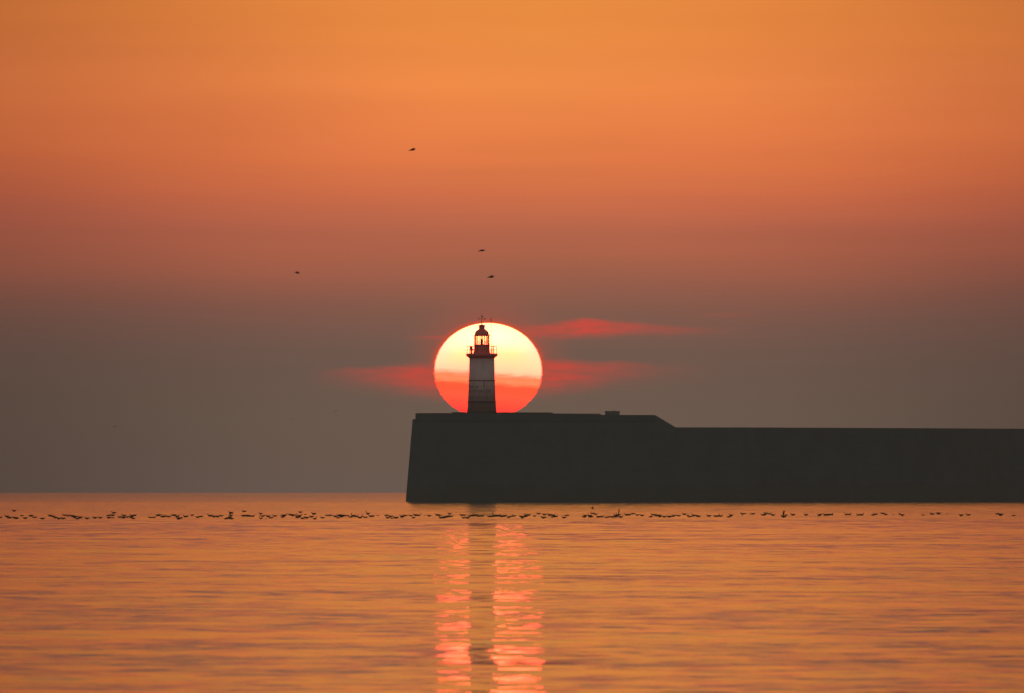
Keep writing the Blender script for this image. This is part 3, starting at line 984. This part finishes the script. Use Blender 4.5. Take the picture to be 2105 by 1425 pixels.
# flying birds ---------------------------------------------------------------
def fly_pose(span, rise, sweep, droop=0.0, body=1.3):
    V = [(0.36, 0, 0.01), (0.20, 0, 0.005), (0.02, 0, 0), (-0.14, 0, 0.0), (-0.25, 0, -0.02), (-0.36, 0, -0.045), (-0.44, 0, -0.055)]
    E = [(i, i + 1) for i in range(6)]
    Rr = [(.03, .012), (.05, .04), (.075 * body, .075 * body), (.06, .06), (.033, .033), (.033, .033), (.010, .010)]
    for s in (-1, 1):
        i = len(V)
        V += [(-.02, s * .12, rise * .28), (.02 + sweep * .4, s * span * .5, rise * .85), (.10 + sweep, s * span, rise + droop)]
        E += [(2, i), (i, i + 1), (i + 1, i + 2)]
        Rr += [(.07, .035), (.07, .02), (.02, .008)]
    return V, E, Rr


FLY = {
    'up': skin_bird('bird_body', *fly_pose(.42, .10, .16)),
    'level': skin_bird('bird_body', *fly_pose(.50, .035, .10)),
    'down': skin_bird('bird_body', *fly_pose(.45, -.12, .12)),
    'high': skin_bird('bird_body', *fly_pose(.38, .40, -.05)),
    'v': skin_bird('bird_body', *fly_pose(.62, .10, .05, -.02)),
}
DARKG = 'birds flying across the dusk sky'
fl = [  # x, y, distance, pose, heading (radians, 0 = head left), pitch, width in picture px / 0.8 m, label
    (848, 308, 1250, 'up', 0.25, -.06, 13, 'highest dark bird in the orange sky, flying with wings half raised'),
    (991, 515, 1300, 'level', 0.2, .0, 13, 'upper of the two dark birds flying above the lighthouse'),
    (1009.5, 569.5, 1280, 'up', -0.3, .05, 13, 'lower of the two dark birds flying above the lighthouse'),
    (611, 559.8, 1700, 'down', 0.5, .10, 9.5, 'small dark bird gliding alone left of the lighthouse, tilted'),
    (517.5, 522.5, 2600, 'v', 1.5, 0, 3.5, 'left speck of a faint pair of distant birds in the red sky'),
    (532, 523.5, 2600, 'up', 1.4, 0, 3.5, 'right speck of a faint pair of distant birds in the red sky'),
    (130.5, 654, 2700, 'high', 0.8, 0, 4.0, 'faint bird speck topmost on the brown left side of the sky'),
    (61, 680, 2900, 'v', 1.5, 0, 8, 'faint distant bird gliding nearest the left edge of the sky'),
    (225, 693, 2900, 'v', 1.4, 0, 9, 'faint distant bird gliding with wings spread over the brown left sky'),
    (43, 724, 3000, 'up', 1.4, 0, 4.5, 'very faint bird speck near the left edge, below the gliding one'),
    (219.5, 875, 2400, 'up', .9, 0, 5.5, 'left one of two tiny birds flying low over the left horizon'),
    (235.5, 877, 2400, 'level', .7, 0, 6.5, 'right one of two tiny birds flying low over the left horizon'),
    (397, 854.5, 3000, 'up', .8, 0, 3.5, 'tiny faint bird alone low in the sky left of the breakwater'),
    (602, 861.8, 2800, 'level', .6, 0, 6, 'lower faint bird flying between left sky and breakwater end'),
    (690.5, 845.3, 2800, 'level', .6, 0, 7, 'upper faint bird flying nearer the breakwater end'),
    (856, 842.4, 2500, 'level', .9, 0, 6.5, 'faint bird just above the left corner of the breakwater'),
    (1595, 667, 2900, 'high', .9, 0, 4.0, 'faint bird speck high in the sky right of the clouds'),
    (1560.5, 821, 3000, 'up', .9, 0, 5, 'faint bird speck above the low wall right of the sun'),
    (1316, 789, 3000, 'up', .9, 0, 3.2, 'faint bird speck beside the lower right cloud wisp'),
    (2096, 787, 2800, 'level', .7, 0, 6, 'faint bird at the right edge of the sky'),
    (1031, 831, 2300, 'up', .8, 0, 4.2, 'left of two specks of birds crossing the red foot of the sun'),
    (1037.5, 834.5, 2300, 'level', .9, 0, 4.2, 'right of two specks of birds crossing the red foot of the sun'),
    (22, 1050.3, 1250, 'level', .6, 0, 4.5, 'tiny bird flying just over the sea beyond the leftmost floating gulls'),
]
for x, y, d, pose, hd, pt, wpx, label in fl:
    if d > 2000 and y < 1000:
        d *= 1.6
        wpx *= 0.9
    p = at(x, y, d)
    ob = bpy.data.objects.new('flying_bird', FLY[pose])
    COL.objects.link(ob)
    ob.location = p
    proj = max(0.8 * abs(math.cos(hd)), (1.1 * abs(math.sin(hd))))
    s = wpx * K * d / proj * (1.12 if wpx > 9 else 1.0)
    ob.scale = (s, s, s * (1.55 if wpx > 9 else 1.1))
    ob.rotation_euler = (0, pt, hd)
    tag(ob, label, 'bird', DARKG)
# bird landing just beyond the line, tilted, wings high
d = 1150.0
p = at(1218, 1045.5, d)
ob = bpy.data.objects.new('flying_bird', skin_bird('bird_body', *fly_pose(.30, .22, -.20, .12, 1.25)))
COL.objects.link(ob)
ob.location = p
ob.scale = (.62, .62, .62)
ob.rotation_euler = (0, math.radians(32), .25)
tag(ob, 'plump dark bird taking off from the sea in front of the breakwater, wings raised', 'bird', DARKG)

# ------------------------------------------------------------------ sea haze: one closed box of thin air
bm = bmesh.new()
box(bm, -8600, 8600, -8600, 8600, -7.5, 92.0)
M_HAZE, t = new_mat('sea_haze')
pv = t.n('ShaderNodeVolumePrincipled')
pv.inputs['Color'].default_value = (0.92, 0.87, 0.76, 1)
pv.inputs['Density'].default_value = 7.0e-5
pv.inputs['Anisotropy'].default_value = 0.3
o = t.n('ShaderNodeOutputMaterial')
t.l(pv.outputs[0], o.inputs['Volume'])
hz = mesh_obj('haze', bm, M_HAZE)
tag(hz, kind='stuff')
